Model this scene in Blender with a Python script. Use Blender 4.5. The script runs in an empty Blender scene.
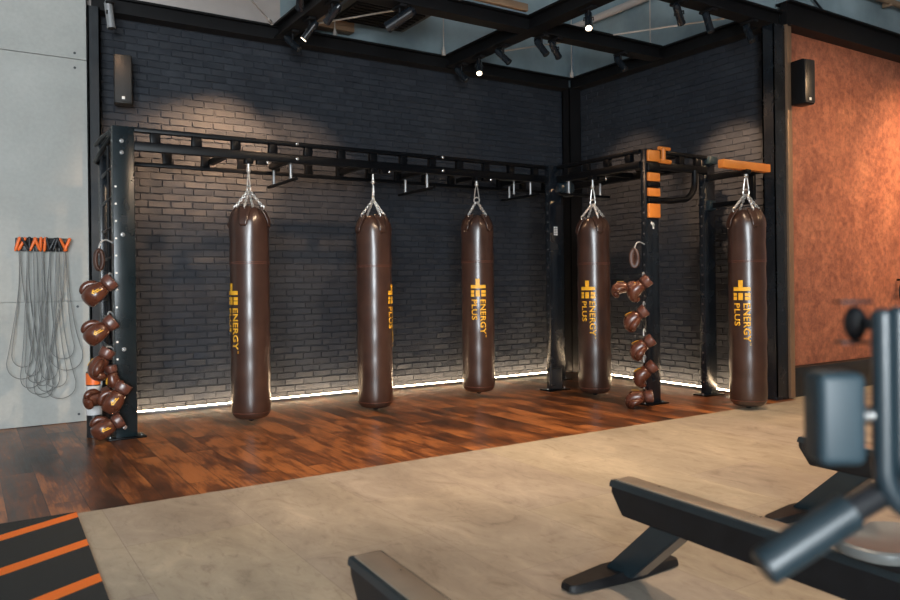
import bpy, bmesh, math, random
from mathutils import Vector, Matrix, noise
random.seed(7)
PI = math.pi
C = bpy.context.scene.collection
V = Vector

# ------------------------------------------------------------------ materials
def mat(name):
    m = bpy.data.materials.new(name); m.use_nodes = True
    nt = m.node_tree
    b = nt.nodes['Principled BSDF']
    return m, nt, b

def N(nt, typ, **kw):
    n = nt.nodes.new(typ)
    for k, v in kw.items():
        if k in n.inputs: n.inputs[k].default_value = v
        else: setattr(n, k, v)
    return n

def ramp(nt, fac, stops):
    r = nt.nodes.new('ShaderNodeValToRGB')
    el = r.color_ramp.elements
    while len(el) < len(stops): el.new(0.5)
    for e, (p, c) in zip(el, stops):
        e.position = p; e.color = (*c, 1)
    nt.links.new(fac, r.inputs['Fac'])
    return r.outputs['Color']

def coords(nt, scale=(1, 1, 1), rot=(0, 0, 0), loc=(0, 0, 0)):
    t = nt.nodes.new('ShaderNodeTexCoord')
    m = nt.nodes.new('ShaderNodeMapping')
    m.inputs['Scale'].default_value = scale; m.inputs['Rotation'].default_value = rot
    m.inputs['Location'].default_value = loc
    nt.links.new(t.outputs['Object'], m.inputs['Vector'])
    return m.outputs['Vector']

def noise_tex(nt, vec, scale, detail=4, rough=.55, dist=0):
    n = N(nt, 'ShaderNodeTexNoise', Scale=scale, Detail=detail, Roughness=rough, Distortion=dist)
    nt.links.new(vec, n.inputs['Vector'])
    return n.outputs['Fac']

def bump(nt, b, h, strength, dist=.01):
    bp = N(nt, 'ShaderNodeBump', Strength=strength, Distance=dist)
    nt.links.new(h, bp.inputs['Height']); nt.links.new(bp.outputs['Normal'], b.inputs['Normal'])

def mix(nt, fac, a, bb, mode='MIX'):
    n = nt.nodes.new('ShaderNodeMix'); n.data_type = 'RGBA'; n.blend_type = mode
    if hasattr(fac, 'links'): nt.links.new(fac, n.inputs[0])
    else: n.inputs[0].default_value = fac
    for s, i in ((a, 6), (bb, 7)):
        if hasattr(s, 'links'): nt.links.new(s, n.inputs[i])
        else: n.inputs[i].default_value = (*s, 1)
    return n.outputs[2]

def noisy(name, c1, c2, rough=.5, metal=0, scale=8, bs=0, bscale=60, coat=0, rr=.08, spec=None):
    m, nt, b = mat(name)
    v = coords(nt)
    f = noise_tex(nt, v, scale)
    nt.links.new(ramp(nt, f, [(.3, c1), (.7, c2)]), b.inputs['Base Color'])
    rf = N(nt, 'ShaderNodeMapRange', **{'To Min': max(0.02, rough-rr), 'To Max': rough+rr})
    nt.links.new(f, rf.inputs['Value']); nt.links.new(rf.outputs[0], b.inputs['Roughness'])
    b.inputs['Metallic'].default_value = metal
    b.inputs['Coat Weight'].default_value = coat
    b.inputs['Coat Roughness'].default_value = .2
    if spec is not None: b.inputs['Specular IOR Level'].default_value = spec
    if bs: bump(nt, b, noise_tex(nt, v, bscale, 5), bs)
    return m

def emit(name, col, s):
    m, nt, b = mat(name)
    b.inputs['Base Color'].default_value = (*col, 1)
    b.inputs['Emission Color'].default_value = (*col, 1)
    b.inputs['Emission Strength'].default_value = s
    return m

M = {}
M['steel'] = noisy('black_powder_steel', (.0016, .002, .0028), (.0032, .004, .0055), .36, .0, 14, .03, 300, spec=.16)
M['beam'] = noisy('black_beam_paint', (.0035, .0035, .004), (.006, .006, .007), .55, 0, 5, spec=.25)
M['bronze'] = noisy('bronze_coated_steel', (.026, .030, .034), (.036, .040, .045), .34, .25, 5)
M['trim'] = noisy('rust_reflection_trim', (.20, .125, .078), (.25, .155, .095), .4, .3, 5)  # brown colour stands in for the rust wall's orange reflection
M['post'] = noisy('teal_sheen_steel', (.004, .009, .012), (.007, .015, .019), .28, 0, 6, spec=.4, rr=.04)  # left post: bluish window sheen put into the base colour
M['gloss_steel'] = noisy('gloss_black_steel', (.005, .007, .010), (.009, .013, .018), .26, 0, 6, spec=.5)
M['chrome'] = noisy('chrome', (.62, .62, .62), (.78, .78, .78), .22, 1, 30)
M['zinc'] = noisy('zinc_chain', (.55, .54, .52), (.75, .74, .72), .34, .75, 60)
M['pale_hook'] = noisy('pale_hook', (.40, .42, .43), (.52, .53, .53), .35, .3, 30)
M['leather'] = noisy('brown_leather', (.032, .015, .011), (.054, .026, .018), .31, 0, 7, .10, 90, .35, .05)
M['glove_leather'] = noisy('glove_leather', (.062, .019, .010), (.110, .034, .018), .28, 0, 9, .06, 120, .3)
M['cuff_leather'] = noisy('cuff_leather', (.085, .030, .020), (.135, .050, .034), .32, 0, 9, .06, 120, .2)
M['seam'] = noisy('seam_thread', (.035, .015, .010), (.06, .027, .018), .45)
M['gold'] = noisy('gold_print', (.72, .36, .02), (.85, .47, .035), .45, 0, 30)
M['orange'] = noisy('orange_vinyl', (.58, .17, .025), (.68, .22, .035), .40, 0, 6)
M['orange_handle'] = noisy('orange_plastic', (.75, .13, .02), (.85, .17, .03), .35)
M['black_plastic'] = noisy('black_plastic', (.010, .011, .013), (.02, .021, .024), .38)
M['cable'] = noisy('grey_cable', (.13, .135, .13), (.20, .205, .20), .45)
M['white_band'] = noisy('white_band', (.55, .55, .55), (.65, .65, .65), .5)
M['machine'] = noisy('slate_machine_paint', (.008, .017, .023), (.012, .024, .032), .34, 0, 6, 0, 60, .15)
M['pad'] = noisy('slate_pad_vinyl', (.011, .026, .035), (.015, .034, .046), .5, 0, 8, .05, 200)
M['grip'] = noisy('rubber_grip', (.008, .017, .023), (.013, .024, .031), .36, 0, 20)
M['rail_black'] = noisy('rail_black', (.005, .0055, .007), (.009, .010, .012), .45, 0, 12, spec=.3)
M['rail_top'] = noisy('rail_track_metal', (.50, .42, .33), (.58, .49, .39), .30, .6, 12)  # tan base colour holds the warm reflection on the bare metal
M['seat'] = noisy('seat_shell', (.10, .11, .11), (.15, .155, .15), .35, 0, 9)
M['speaker'] = noisy('warm_lit_speaker_case', (.010, .009, .008), (.016, .014, .012), .5, 0, 30)  # black case with warm lamplight put into its brown tone
M['grille'] = noisy('warm_lit_speaker_grille', (.014, .012, .010), (.021, .018, .015), .6, 0, 250, .2, 700)  # grille toned brown the same way, lamplight in the colour
M['badge'] = noisy('badge', (.75, .73, .68), (.85, .82, .78), .3)
M['hvac'] = noisy('duct_metal', (.05, .055, .06), (.08, .085, .09), .5, .4, 6)
M['tan'] = noisy('tan_pipe', (.28, .18, .11), (.36, .24, .15), .55, 0, 9)
M['rod'] = noisy('pale_rod', (.50, .46, .42), (.62, .58, .54), .4, .3)
M['alu'] = noisy('aluminium_frame', (.35, .36, .37), (.45, .46, .47), .4, .6)
M['led'] = emit('led_diffuser', (1, .72, .45), 60)
M['lit_lens'] = emit('lit_lens', (1, .80, .55), 7)
M['dark_lens'] = noisy('dark_lens', (.02, .02, .02), (.04, .04, .04), .15)
M['upper_teal'] = noisy('upper_wall_teal', (.20, .27, .30), (.36, .46, .50), .7, 0, 1.6, .05, 20)  # teal tone for the back and right upper walls
M['upper_greige'] = noisy('upper_wall_greige', (.50, .44, .41), (.57, .51, .475), .7, 0, 2.2, .05, 20)
M['plaster'] = noisy('room_plaster', (.35, .35, .35), (.42, .42, .42), .8, 0, 2)
M['ceil'] = noisy('ceiling_paint', (.20, .21, .22), (.25, .26, .27), .8, 0, 2)
M['base'] = noisy('black_base', (.010, .010, .011), (.018, .018, .019), .4)

def m_brick():
    m, nt, b = mat('painted_brick')
    v = coords(nt)
    f = noise_tex(nt, v, 2.2, 6); g = noise_tex(nt, v, 55, 6, .65)
    c = ramp(nt, f, [(.3, (.014, .0175, .0245)), (.7, (.023, .0275, .036))])
    at = N(nt, 'ShaderNodeAttribute', attribute_name='tone')
    mr = N(nt, 'ShaderNodeMapRange', **{'To Min': .88, 'To Max': 1.12}); nt.links.new(at.outputs['Fac'], mr.inputs['Value'])
    cc = mix(nt, 1.0, c, mr.outputs[0], 'MULTIPLY')
    nt.links.new(cc, b.inputs['Base Color'])
    b.inputs['Roughness'].default_value = .62
    b.inputs['Specular IOR Level'].default_value = .35
    bump(nt, b, g, .6, .006)
    return m
M['brick'] = m_brick()

def m_wood():
    m, nt, b = mat('walnut_planks')
    v = coords(nt, rot=(0, 0, PI/2))
    br = N(nt, 'ShaderNodeTexBrick', Scale=1.0, **{'Mortar Size': .0025, 'Mortar Smooth': .3, 'Brick Width': 1.4, 'Row Height': .19})
    br.offset = .37; br.inputs['Color1'].default_value = (0, 0, 0, 1); br.inputs['Color2'].default_value = (1, 1, 1, 1)
    br.inputs['Mortar'].default_value = (.5, .5, .5, 1); br.inputs['Bias'].default_value = 0
    nt.links.new(v, br.inputs['Vector'])
    # each plank shifts the grain
    sh = N(nt, 'ShaderNodeVectorMath', operation='MULTIPLY_ADD'); nt.links.new(br.outputs['Color'], sh.inputs[0])
    sh.inputs[1].default_value = (7, 13, 5)
    nt.links.new(coords(nt), sh.inputs[2])
    def stretched(s, scale, d, r, ds=0):
        mp = nt.nodes.new('ShaderNodeMapping'); mp.inputs['Scale'].default_value = s
        nt.links.new(sh.outputs[0], mp.inputs['Vector'])
        return noise_tex(nt, mp.outputs['Vector'], scale, d, r, ds)
    blot = stretched((2.6, .8, 1), 1.6, 4, .6, .4)
    grain = stretched((22, 1.3, 1), 3.0, 5, .65, .3)
    ad = N(nt, 'ShaderNodeMath', operation='MULTIPLY_ADD'); nt.links.new(grain, ad.inputs[0]); ad.inputs[1].default_value = .55
    nt.links.new(blot, ad.inputs[2])
    ad2 = N(nt, 'ShaderNodeMath', operation='MULTIPLY_ADD'); nt.links.new(br.outputs['Color'], ad2.inputs[0]); ad2.inputs[1].default_value = .14
    nt.links.new(ad.outputs[0], ad2.inputs[2])
    c = ramp(nt, ad2.outputs[0], [(.54, (.008, .005, .004)), (.68, (.040, .016, .008)), (.84, (.130, .043, .014)), (.98, (.36, .13, .038))])
    cm = mix(nt, br.outputs['Fac'], c, (.008, .004, .003))
    nt.links.new(cm, b.inputs['Base Color'])
    rr = N(nt, 'ShaderNodeMapRange', **{'To Min': .24, 'To Max': .42}); nt.links.new(grain, rr.inputs['Value'])
    nt.links.new(rr.outputs[0], b.inputs['Roughness'])
    bump(nt, b, grain, .12, .004)
    return m
M['wood'] = m_wood()

def m_stone():
    m, nt, b = mat('stone_look_vinyl')
    v = coords(nt, rot=(0, 0, PI/2))
    br = N(nt, 'ShaderNodeTexBrick', Scale=1.0, **{'Mortar Size': .0018, 'Mortar Smooth': .4, 'Brick Width': 1.25, 'Row Height': .62})
    br.offset = .5; br.inputs['Color1'].default_value = (0, 0, 0, 1); br.inputs['Color2'].default_value = (1, 1, 1, 1)
    br.inputs['Mortar'].default_value = (.4, .4, .4, 1)
    nt.links.new(v, br.inputs['Vector'])
    a = noise_tex(nt, coords(nt, (2.2, .8, 1)), 1.1, 6, .6, .3)
    s = noise_tex(nt, coords(nt, (2.6, 1.5, 1), (0, 0, .5)), 1.7, 9, .66, 1.8)
    c = ramp(nt, a, [(.3, (.27, .235, .19)), (.52, (.35, .308, .25)), (.72, (.42, .37, .30))])
    st = ramp(nt, s, [(.30, (.62, .58, .56)), (.42, (.90, .89, .88)), (.55, (1.0, 1.0, 1.0)), (.72, (1.22, 1.2, 1.16))])
    s3 = noise_tex(nt, coords(nt, (5.0, 1.6, 1), (0, 0, .35)), 4.5, 10, .72, 1.2)
    st3 = ramp(nt, s3, [(.30, (.70, .67, .66)), (.45, (.98, .98, .98)), (.6, (1, 1, 1)), (.72, (1.14, 1.13, 1.11))])
    c2 = mix(nt, .9, mix(nt, .85, c, st, 'MULTIPLY'), st3, 'MULTIPLY')
    t = ramp(nt, br.outputs['Color'], [(0, (.93, .92, .95)), (1, (1.05, 1.05, 1.0))])
    c3 = mix(nt, 1.0, c2, t, 'MULTIPLY')
    c4 = mix(nt, br.outputs['Fac'], c3, (.22, .185, .15))
    nt.links.new(c4, b.inputs['Base Color'])
    b.inputs['Roughness'].default_value = .46
    bump(nt, b, s, .10, .004)
    return m
M['stone'] = m_stone()

def m_turf():
    m, nt, b = mat('striped_turf')
    t = nt.nodes.new('ShaderNodeTexCoord'); sx = nt.nodes.new('ShaderNodeSeparateXYZ')
    nt.links.new(t.outputs['Object'], sx.inputs[0])
    a = N(nt, 'ShaderNodeMath', operation='MULTIPLY_ADD'); nt.links.new(sx.outputs['X'], a.inputs[0]); a.inputs[1].default_value = -.56
    nt.links.new(sx.outputs['Y'], a.inputs[2])                      # y - .56 x
    o = N(nt, 'ShaderNodeMath', operation='ADD'); nt.links.new(a.outputs[0], o.inputs[0]); o.inputs[1].default_value = -4.065 + 49*.49
    f = N(nt, 'ShaderNodeMath', operation='MODULO'); nt.links.new(o.outputs[0], f.inputs[0]); f.inputs[1].default_value = .49
    l = N(nt, 'ShaderNodeMath', operation='LESS_THAN'); nt.links.new(f.outputs[0], l.inputs[0]); l.inputs[1].default_value = .098
    n = noise_tex(nt, t.outputs['Object'], 320, 3)
    dark = ramp(nt, n, [(.35, (.006, .007, .007)), (.7, (.030, .033, .031))])
    org = ramp(nt, n, [(.3, (.85, .15, .01)), (.7, (1.0, .24, .02))])
    nt.links.new(mix(nt, l.outputs[0], dark, org), b.inputs['Base Color'])
    b.inputs['Roughness'].default_value = .9
    bump(nt, b, n, .8, .01)
    return m
M['turf'] = m_turf()

def m_corten():
    m, nt, b = mat('rusted_steel_sheet')
    v = coords(nt)
    a = noise_tex(nt, v, 2.6, 8, .72, .6); g = noise_tex(nt, v, 17, 8, .72)
    c = ramp(nt, a, [(.3, (.20, .072, .045)), (.5, (.29, .108, .066)), (.70, (.39, .158, .092))])
    sp = ramp(nt, g, [(.34, (.55, .5, .5)), (.52, (1, 1, 1)), (.68, (1.5, 1.45, 1.3))])
    nt.links.new(mix(nt, .9, c, sp, 'MULTIPLY'), b.inputs['Base Color'])
    b.inputs['Roughness'].default_value = .42
    b.inputs['Metallic'].default_value = .15
    bump(nt, b, g, .2, .005)
    return m
M['corten'] = m_corten()

def m_concrete():
    m, nt, b = mat('fair_faced_concrete')
    v = coords(nt)
    a = noise_tex(nt, v, 1.4, 7, .6, .5); g = noise_tex(nt, v, 30, 6, .6)
    c = ramp(nt, a, [(.28, (.33, .338, .318)), (.7, (.41, .418, .395))])
    nt.links.new(mix(nt, .25, c, ramp(nt, g, [(.3, (.75, .75, .75)), (.7, (1.15, 1.15, 1.15))]), 'MULTIPLY'), b.inputs['Base Color'])
    b.inputs['Roughness'].default_value = .65
    bump(nt, b, g, .06, .004)
    return m
M['concrete'] = m_concrete()

def m_glass():
    m, nt, b = mat('window_glass')
    b.inputs['Base Color'].default_value = (.95, .98, 1, 1)
    b.inputs['Roughness'].default_value = .02
    b.inputs['Transmission Weight'].default_value = 1
    n = noise_tex(nt, coords(nt), 3, 2)
    bump(nt, b, n, .01, .002)
    return m
M['glass'] = m_glass()

# ------------------------------------------------------------------ mesh helpers
class MB:
    """collects shapes into one mesh object"""
    def __init__(s): s.bm = bmesh.new()
    def box(s, c, d, bev=0, rot=None, seg=2):
        t = bmesh.new(); bmesh.ops.create_cube(t, size=1)
        bmesh.ops.scale(t, vec=d, verts=t.verts)
        if bev: bmesh.ops.bevel(t, geom=list(t.edges), offset=bev, segments=seg, affect='EDGES', profile=.5)
        if rot is not None: bmesh.ops.transform(t, matrix=rot.to_4x4(), verts=t.verts)
        bmesh.ops.translate(t, vec=c, verts=t.verts)
        s.add(t); return s
    def add(s, t):
        me = bpy.data.meshes.new('t'); t.to_mesh(me); t.free(); s.bm.from_mesh(me); bpy.data.meshes.remove(me)
    def cyl(s, a, b, r, r2=None, n=16, cap=True):
        a, b = V(a), V(b); r2 = r if r2 is None else r2
        t = bmesh.new(); L = (b-a).length
        bmesh.ops.create_cone(t, cap_ends=cap, segments=n, radius1=r, radius2=r2, depth=L)
        q = (b-a).to_track_quat('Z', 'Y')
        bmesh.ops.transform(t, matrix=Matrix.Translation((a+b)/2) @ q.to_matrix().to_4x4(), verts=t.verts)
        s.add(t); return s
    def ball(s, c, r, sc=(1, 1, 1), n=12):
        t = bmesh.new(); bmesh.ops.create_uvsphere(t, u_segments=n*2, v_segments=n, radius=r)
        bmesh.ops.scale(t, vec=sc, verts=t.verts); bmesh.ops.translate(t, vec=c, verts=t.verts)
        s.add(t); return s
    def tube(s, pts, r, n=8, closed=False, cap=True, flat=None):
        """sweep; r number or list; flat=(a,b) scales the section"""
        P = [V(p) for p in pts]; k = len(P); R = r if isinstance(r, (list, tuple)) else [r]*k
        bm = s.bm; rings = []; up = None
        for i, p in enumerate(P):
            if closed: t = (P[(i+1) % k]-P[i-1]).normalized()
            else: t = (P[min(i+1, k-1)]-P[max(i-1, 0)]).normalized()
            if up is None:
                up = V((0, 0, 1)) if abs(t.z) < .9 else V((1, 0, 0))
            up = (up - t*up.dot(t)).normalized(); sd = t.cross(up)
            fa, fb = flat or (1, 1)
            rings.append([bm.verts.new(p+(up*math.cos(a)*fa+sd*math.sin(a)*fb)*R[i]) for a in [2*PI*j/n for j in range(n)]])
        m = k if closed else k-1
        for i in range(m):
            A, B = rings[i], rings[(i+1) % k]
            for j in range(n): bm.faces.new((A[j], B[j], B[(j+1) % n], A[(j+1) % n]))
        if cap and not closed:
            bm.faces.new(rings[0]); bm.faces.new(list(reversed(rings[-1])))
        return s
    def lathe(s, prof, c=(0, 0, 0), n=48, cap=True):
        bm = s.bm; c = V(c)
        rings = [[bm.verts.new(c+V((r*math.cos(2*PI*j/n), r*math.sin(2*PI*j/n), z))) for j in range(n)] for r, z in prof]
        for A, B in zip(rings, rings[1:]):
            for j in range(n): bm.faces.new((A[j], A[(j+1) % n], B[(j+1) % n], B[j]))
        if cap:
            bm.faces.new(list(reversed(rings[0]))); bm.faces.new(rings[-1])
        return s
    def prism(s, poly, y0, y1, bev=0):
        """poly in (x,z), extruded along y"""
        t = bmesh.new()
        A = [t.verts.new((x, y0, z)) for x, z in poly]; B = [t.verts.new((x, y1, z)) for x, z in poly]
        n = len(poly)
        t.faces.new(A); t.faces.new(list(reversed(B)))
        for i in range(n): t.faces.new((A[i], B[i], B[(i+1) % n], A[(i+1) % n]))
        if bev: bmesh.ops.bevel(t, geom=list(t.edges), offset=bev, segments=2, affect='EDGES')
        s.add(t); return s
    def build(s, name, m, parent=None, smooth=True, loc=None, rot=None):
        bmesh.ops.recalc_face_normals(s.bm, faces=s.bm.faces)
        me = bpy.data.meshes.new(name); s.bm.to_mesh(me); s.bm.free()
        if smooth:
            me.polygons.foreach_set('use_smooth', [True]*len(me.polygons))
            me.set_sharp_from_angle(angle=math.radians(38))
        for q in (m if isinstance(m, list) else [m]): me.materials.append(q)
        o = bpy.data.objects.new(name, me); C.objects.link(o)
        if parent: o.parent = parent
        if loc is not None: o.location = loc
        if rot is not None: o.rotation_euler = rot
        return o

def tag(o, label=None, cat=None, group=None, kind=None):
    for k, v in (('label', label), ('category', cat), ('group', group), ('kind', kind)):
        if v: o[k] = v
    return o
def thing(name, label, cat, loc=(0, 0, 0), rz=0, group=None):
    o = bpy.data.objects.new(name, None); C.objects.link(o); o.empty_display_size = .1
    o.location = loc; o.rotation_euler = (0, 0, rz)
    return tag(o, label, cat, group)
def struct(o): o['kind'] = 'structure'; return o
def kids(o): return [c for c in bpy.data.objects if c.parent == o]
def copy_tree(o, parent=None):
    c = o.copy(); C.objects.link(c)
    if parent: c.parent = parent
    for ch in kids(o): copy_tree(ch, c)
    return c

# ------------------------------------------------------------------ room shell
XL, XR, YF = -5.0, 11.5, -5.0           # side walls and the window wall behind the camera
YB, XW, YC = 7.65, 6.88, 4.62           # brick back wall, brick side wall, rusted wall
ZC = 5.3
b = MB(); b.box(((XL+XR)/2, (YF+4.45)/2, -.05), (XR-XL, 4.45-YF, .1)); b.box(((6.9+XR)/2, 4.5725, -.05), (XR-6.9, .245, .1))
struct(b.build('floor', M['stone'], smooth=False))
b = MB(); b.box(((XL+6.9)/2, (4.45+7.8)/2, -.05), (6.9-XL, 7.8-4.45, .1))
tag(struct(b.build('floor', M['wood'], smooth=False)), 'dark walnut plank floor under the punching bags', 'floor')
tag(bpy.data.objects['floor'], 'beige grey stone look vinyl floor in front of the planks', 'floor')

def brick_wall(name, origin, ux, nrm, L, z1, seed):
    rnd = random.Random(seed)
    o, ux, nrm = V(origin), V(ux), V(nrm); uz = V((0, 0, 1))
    vs, fs, tone = [], [], []
    H, P, J = .067, .205, .008
    rows = int(z1/H)
    def quadgrid(u0, u1, w0, w1):
        nu, nw = 6, 3
        us = [u0, u0+.0035] + [u0+(u1-u0)*k/(nu-1) for k in range(1, nu-1)] + [u1-.0035, u1]
        ws = [w0, w0+.0035, (w0+w1)/2, w1-.0035, w1]
        dd = rnd.uniform(-.002, .0035); tl = rnd.uniform(-.003, .003); tw = rnd.uniform(-.003, .003); tn = rnd.random()
        base = len(vs)
        for iw, w in enumerate(ws):
            for iu, u in enumerate(us):
                edge = (iu in (0, len(us)-1)) + (iw in (0, len(ws)-1))
                q = V((u*9+seed, w*9, seed*3.1))
                d = dd + tl*(u-(u0+u1)/2)/P*2 + tw*(w-(w0+w1)/2)/H*2 + .007*noise.noise(q*2.3) + .005*noise.noise(q*7)
                if edge: d -= .006 if edge == 1 else .009
                ju = .003*noise.noise(q*3+V((5, 0, 0))); jw = .0035*noise.noise(q*2.6+V((0, 9, 0)))
                vs.append(o+ux*min(max(u+ju, 0), L)+uz*max(w+jw, 0)+nrm*d); tone.append(tn)
        k = len(us)
        for iw in range(len(ws)-1):
            for iu in range(k-1):
                a = base+iw*k+iu
                fs.append((a, a+1, a+k+1, a+k))
    for r in range(rows+1):
        w0, w1 = r*H+J/2, min((r+1)*H-J/2, z1)
        if w1-w0 < .02: continue
        u = -rnd.uniform(.0, .03) - (P/2 if r % 2 else 0)
        while u < L:
            l = P+rnd.uniform(-.006, .006)
            u0, u1 = max(u+J/2, 0), min(u+l-J/2, L)
            if u1-u0 > .03: quadgrid(u0, u1, w0, w1)
            u += l
    # mortar bed and wall body
    base = len(vs)
    for dn in (-.008, -.10):
        for u, w in ((0, 0), (L, 0), (L, z1), (0, z1)):
            vs.append(o+ux*u+uz*w+nrm*dn); tone.append(.3)
    fs.append(tuple(base+i for i in (0, 1, 2, 3))); fs.append(tuple(base+4+i for i in (3, 2, 1, 0)))
    for i in range(4):
        j = (i+1) % 4; fs.append((base+i, base+4+i, base+4+j, base+j))
    me = bpy.data.meshes.new(name); me.from_pydata([tuple(v) for v in vs], [], fs); me.update()
    at = me.attributes.new('tone', 'FLOAT', 'POINT'); at.data.foreach_set('value', tone)
    bmx = bmesh.new(); bmx.from_mesh(me); bmesh.ops.recalc_face_normals(bmx, faces=bmx.faces); bmx.to_mesh(me); bmx.free()
    # brick faces must look out of the wall
    me.materials.append(M['brick'])
    me.polygons.foreach_set('use_smooth', [True]*len(me.polygons)); me.set_sharp_from_angle(angle=math.radians(28))
    ob = bpy.data.objects.new(name, me); C.objects.link(ob)
    return struct(ob)
tag(brick_wall('wall_back', (1.02, YB, 0), (1, 0, 0), (0, -1, 0), XW-1.02, 3.74, 3), 'charcoal painted brick wall behind the row of bags')
tag(brick_wall('wall_right', (XW, YB, 0), (0, -1, 0), (-1, 0, 0), YB-YC-.06, 3.74, 11), 'charcoal painted brick side wall right of the corner')

# concrete clad wall on the left, panels with shadow joints and fixing dots
b = MB(); YP = 7.43
b.box(((XL+.955)/2, YP+.14, ZC/2), (.955-XL, .22, ZC))
for x0, x1 in ((-1.6, .955), (-4.2, -1.606)):
    for z0, z1 in ((0.004, 1.066), (1.071, 3.205), (3.210, 5.25)):
        b.box(((x0+x1)/2, YP+.015, (z0+z1)/2), (x1-x0, .03, z1-z0), .002)
w = struct(b.build('wall_left', M['concrete'], smooth=False))
b = MB()
for x, z in ((.86, 3.26), (.86, 3.13), (.86, 1.02), (.86, .07), (.0, .07), (-.6, 1.02), (-.6, 3.13)):
    b.cyl((x, YP-.003, z), (x, YP+.01, z), .011, n=14)
o = b.build('fixing_dots', M['hvac'], w)
# rusted steel wall
b = MB()
for x0, x1 in ((6.94, 8.2), (8.2015, 9.5), (9.5015, XR)):
    b.box(((x0+x1)/2, YC+.02, (.30+3.74)/2), (x1-x0, .04, 3.44), .002)
b.box(((6.98+XR)/2, YC+.12, 1.87), (XR-6.98, .16, 3.74))
tag(struct(b.build('wall_far', M['corten'], smooth=False)), 'rust orange weathered steel wall at the right')
b = MB(); b.box(((7.0+XR)/2, YC-.02, .148), (XR-7.0, .12, .296), .008)
struct(b.build('baseboard_right', M['base']))
# upper walls above the steel
b = MB(); b.box((1.9, YB+.16, (3.75+ZC)/2), (1.95, .12, ZC-3.75)); struct(b.build('wall_upper_left', M['upper_greige']))
b = MB(); b.box(((2.875+7.0)/2, YB+.16, (3.75+ZC)/2), (7.0-2.875, .12, ZC-3.75))
b.box((XW+.14, (YB+YC)/2+.05, (3.75+ZC)/2), (.12, YB-YC, ZC-3.75)); struct(b.build('wall_upper_back', M['upper_teal']))
b = MB(); b.box(((7.08+XR)/2, YC+.14, (3.75+ZC)/2), (XR-7.08, .12, ZC-3.75)); struct(b.build('wall_upper_right', M['upper_teal']))
b = MB(); b.box(((XL+XR)/2, (YF+7.9)/2, ZC+.06), (XR-XL+.2, 7.9-YF, .12)); struct(b.build('ceiling', M['ceil']))
# walls behind the camera with two tall windows
b = MB(); b.box((XL-.06, (YF+7.6)/2, ZC/2), (.12, 7.6-YF, ZC)); struct(b.build('wall_west', M['plaster']))
b = MB(); b.box((XR+.06, (YF+YC)/2+.1, ZC/2), (.12, YC-YF+.3, ZC)); struct(b.build('wall_east', M['plaster']))
WIN = [(-4.2, -2.75), (-2.4, -.95)]
WZ0, WZ1 = .25, 3.7
b = MB(); xs = [XL] + [v for w_ in WIN for v in w_] + [XR]
for i in range(0, len(xs), 2): b.box(((xs[i]+xs[i+1])/2, YF-.08, ZC/2), (xs[i+1]-xs[i], .16, ZC))
for x0, x1 in WIN:
    b.box(((x0+x1)/2, YF-.08, WZ0/2), (x1-x0, .16, WZ0)); b.box(((x0+x1)/2, YF-.08, (WZ1+ZC)/2), (x1-x0, .16, ZC-WZ1))
struct(b.build('wall_front', M['plaster']))
for i, (x0, x1) in enumerate(WIN):
    f = MB(); t = .05
    for x in (x0+t/2, (x0+x1)/2, x1-t/2): f.box((x, YF-.08, (WZ0+WZ1)/2), (t, .06, WZ1-WZ0), .004)
    for z in (WZ0+t/2, WZ1-t/2): f.box(((x0+x1)/2, YF-.08, z), (x1-x0, .06, t), .004)
    w = struct(f.build('window_%d' % (i+1), M['alu']))
    g = MB(); g.box(((x0+x1)/2, YF-.09, (WZ0+WZ1)/2), (x1-x0-.06, .008, WZ1-WZ0-.06)); g.build('pane', M['glass'], w)

# ------------------------------------------------------------------ black steel frame
def beam(name, c, d, label):
    """I-beam drawn as web and two flanges along its longest side"""
    b = MB(); x, y, z = c; dx, dy, dz = d
    b.box((x, y, z+dz/2-.01), (dx, dy, .02)); b.box((x, y, z-dz/2+.01), (dx, dy, .02))
    if dx > dy: b.box(c, (dx, dy*.42, dz-.03))
    else: b.box(c, (dx*.42, dy, dz-.03))
    return tag(b.build(name, M['beam']), label, 'beam')
ZB = 3.77
beam('steel_beam', (3.87, 7.56, ZB), (5.7, .17, .15), 'black steel beam running along the top of the back brick wall')
beam('steel_beam', (6.80, 6.08, ZB), (.17, 2.92, .15), 'black steel beam along the top of the right brick side wall')
beam('steel_beam', (9.20, 4.55, ZB+.05), (4.60, .17, .25), 'black steel beam along the top of the rust orange wall')
beam('steel_beam', (2.78, 4.6, ZB), (.17, 5.7, .15), 'black ceiling beam carrying spotlights above the second bag from left')
beam('steel_beam', (4.85, 4.6, ZB), (.17, 5.7, .15), 'black ceiling beam carrying spotlights above the third bag from left')
beam('steel_beam', (3.9, 6.0, ZB+.001), (5.6, .16, .148), 'black cross beam joining the ceiling beams to the right brick wall')
beam('steel_beam', (3.9, 4.62, ZB+.001), (5.98, .16, .148), 'black ceiling cross beam meeting the right corner column')
def column(x, y, sx, sy, label, m):
    b = MB(); z1 = ZB-.075
    b.box((x, y-sy/2+.008, z1/2), (sx, .016, z1)); b.box((x, y+sy/2-.008, z1/2), (sx, .016, z1))
    b.box((x, y, z1/2), (sx*.35, sy-.03, z1))
    b.box((x-sx/2+.006, y, z1/2), (.012, sy, z1)); b.box((x+sx/2-.006, y, z1/2), (.012, sy, z1))
    b.box((x, y, .012), (sx+.03, sy+.0, .024), .004)
    return tag(b.build('steel_column', m), label, 'column')
column(6.765, 7.53, .19, .15, 'black steel column in the corner between the two brick walls', M['beam'])
column(1.012, 7.50, .10, .20, 'black steel column between the pale concrete wall and the brick', M['bronze'])
column(6.80, 4.60, .17, .14, 'black steel column at the edge of the rust orange wall', M['gloss_steel'])
b = MB(); b.box((6.925, 4.53, 1.86), (.075, .05, 3.70), .004); struct(b.build('trim_1', M['trim']))  # column flange strip, the reflected orange put into its colour

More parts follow.
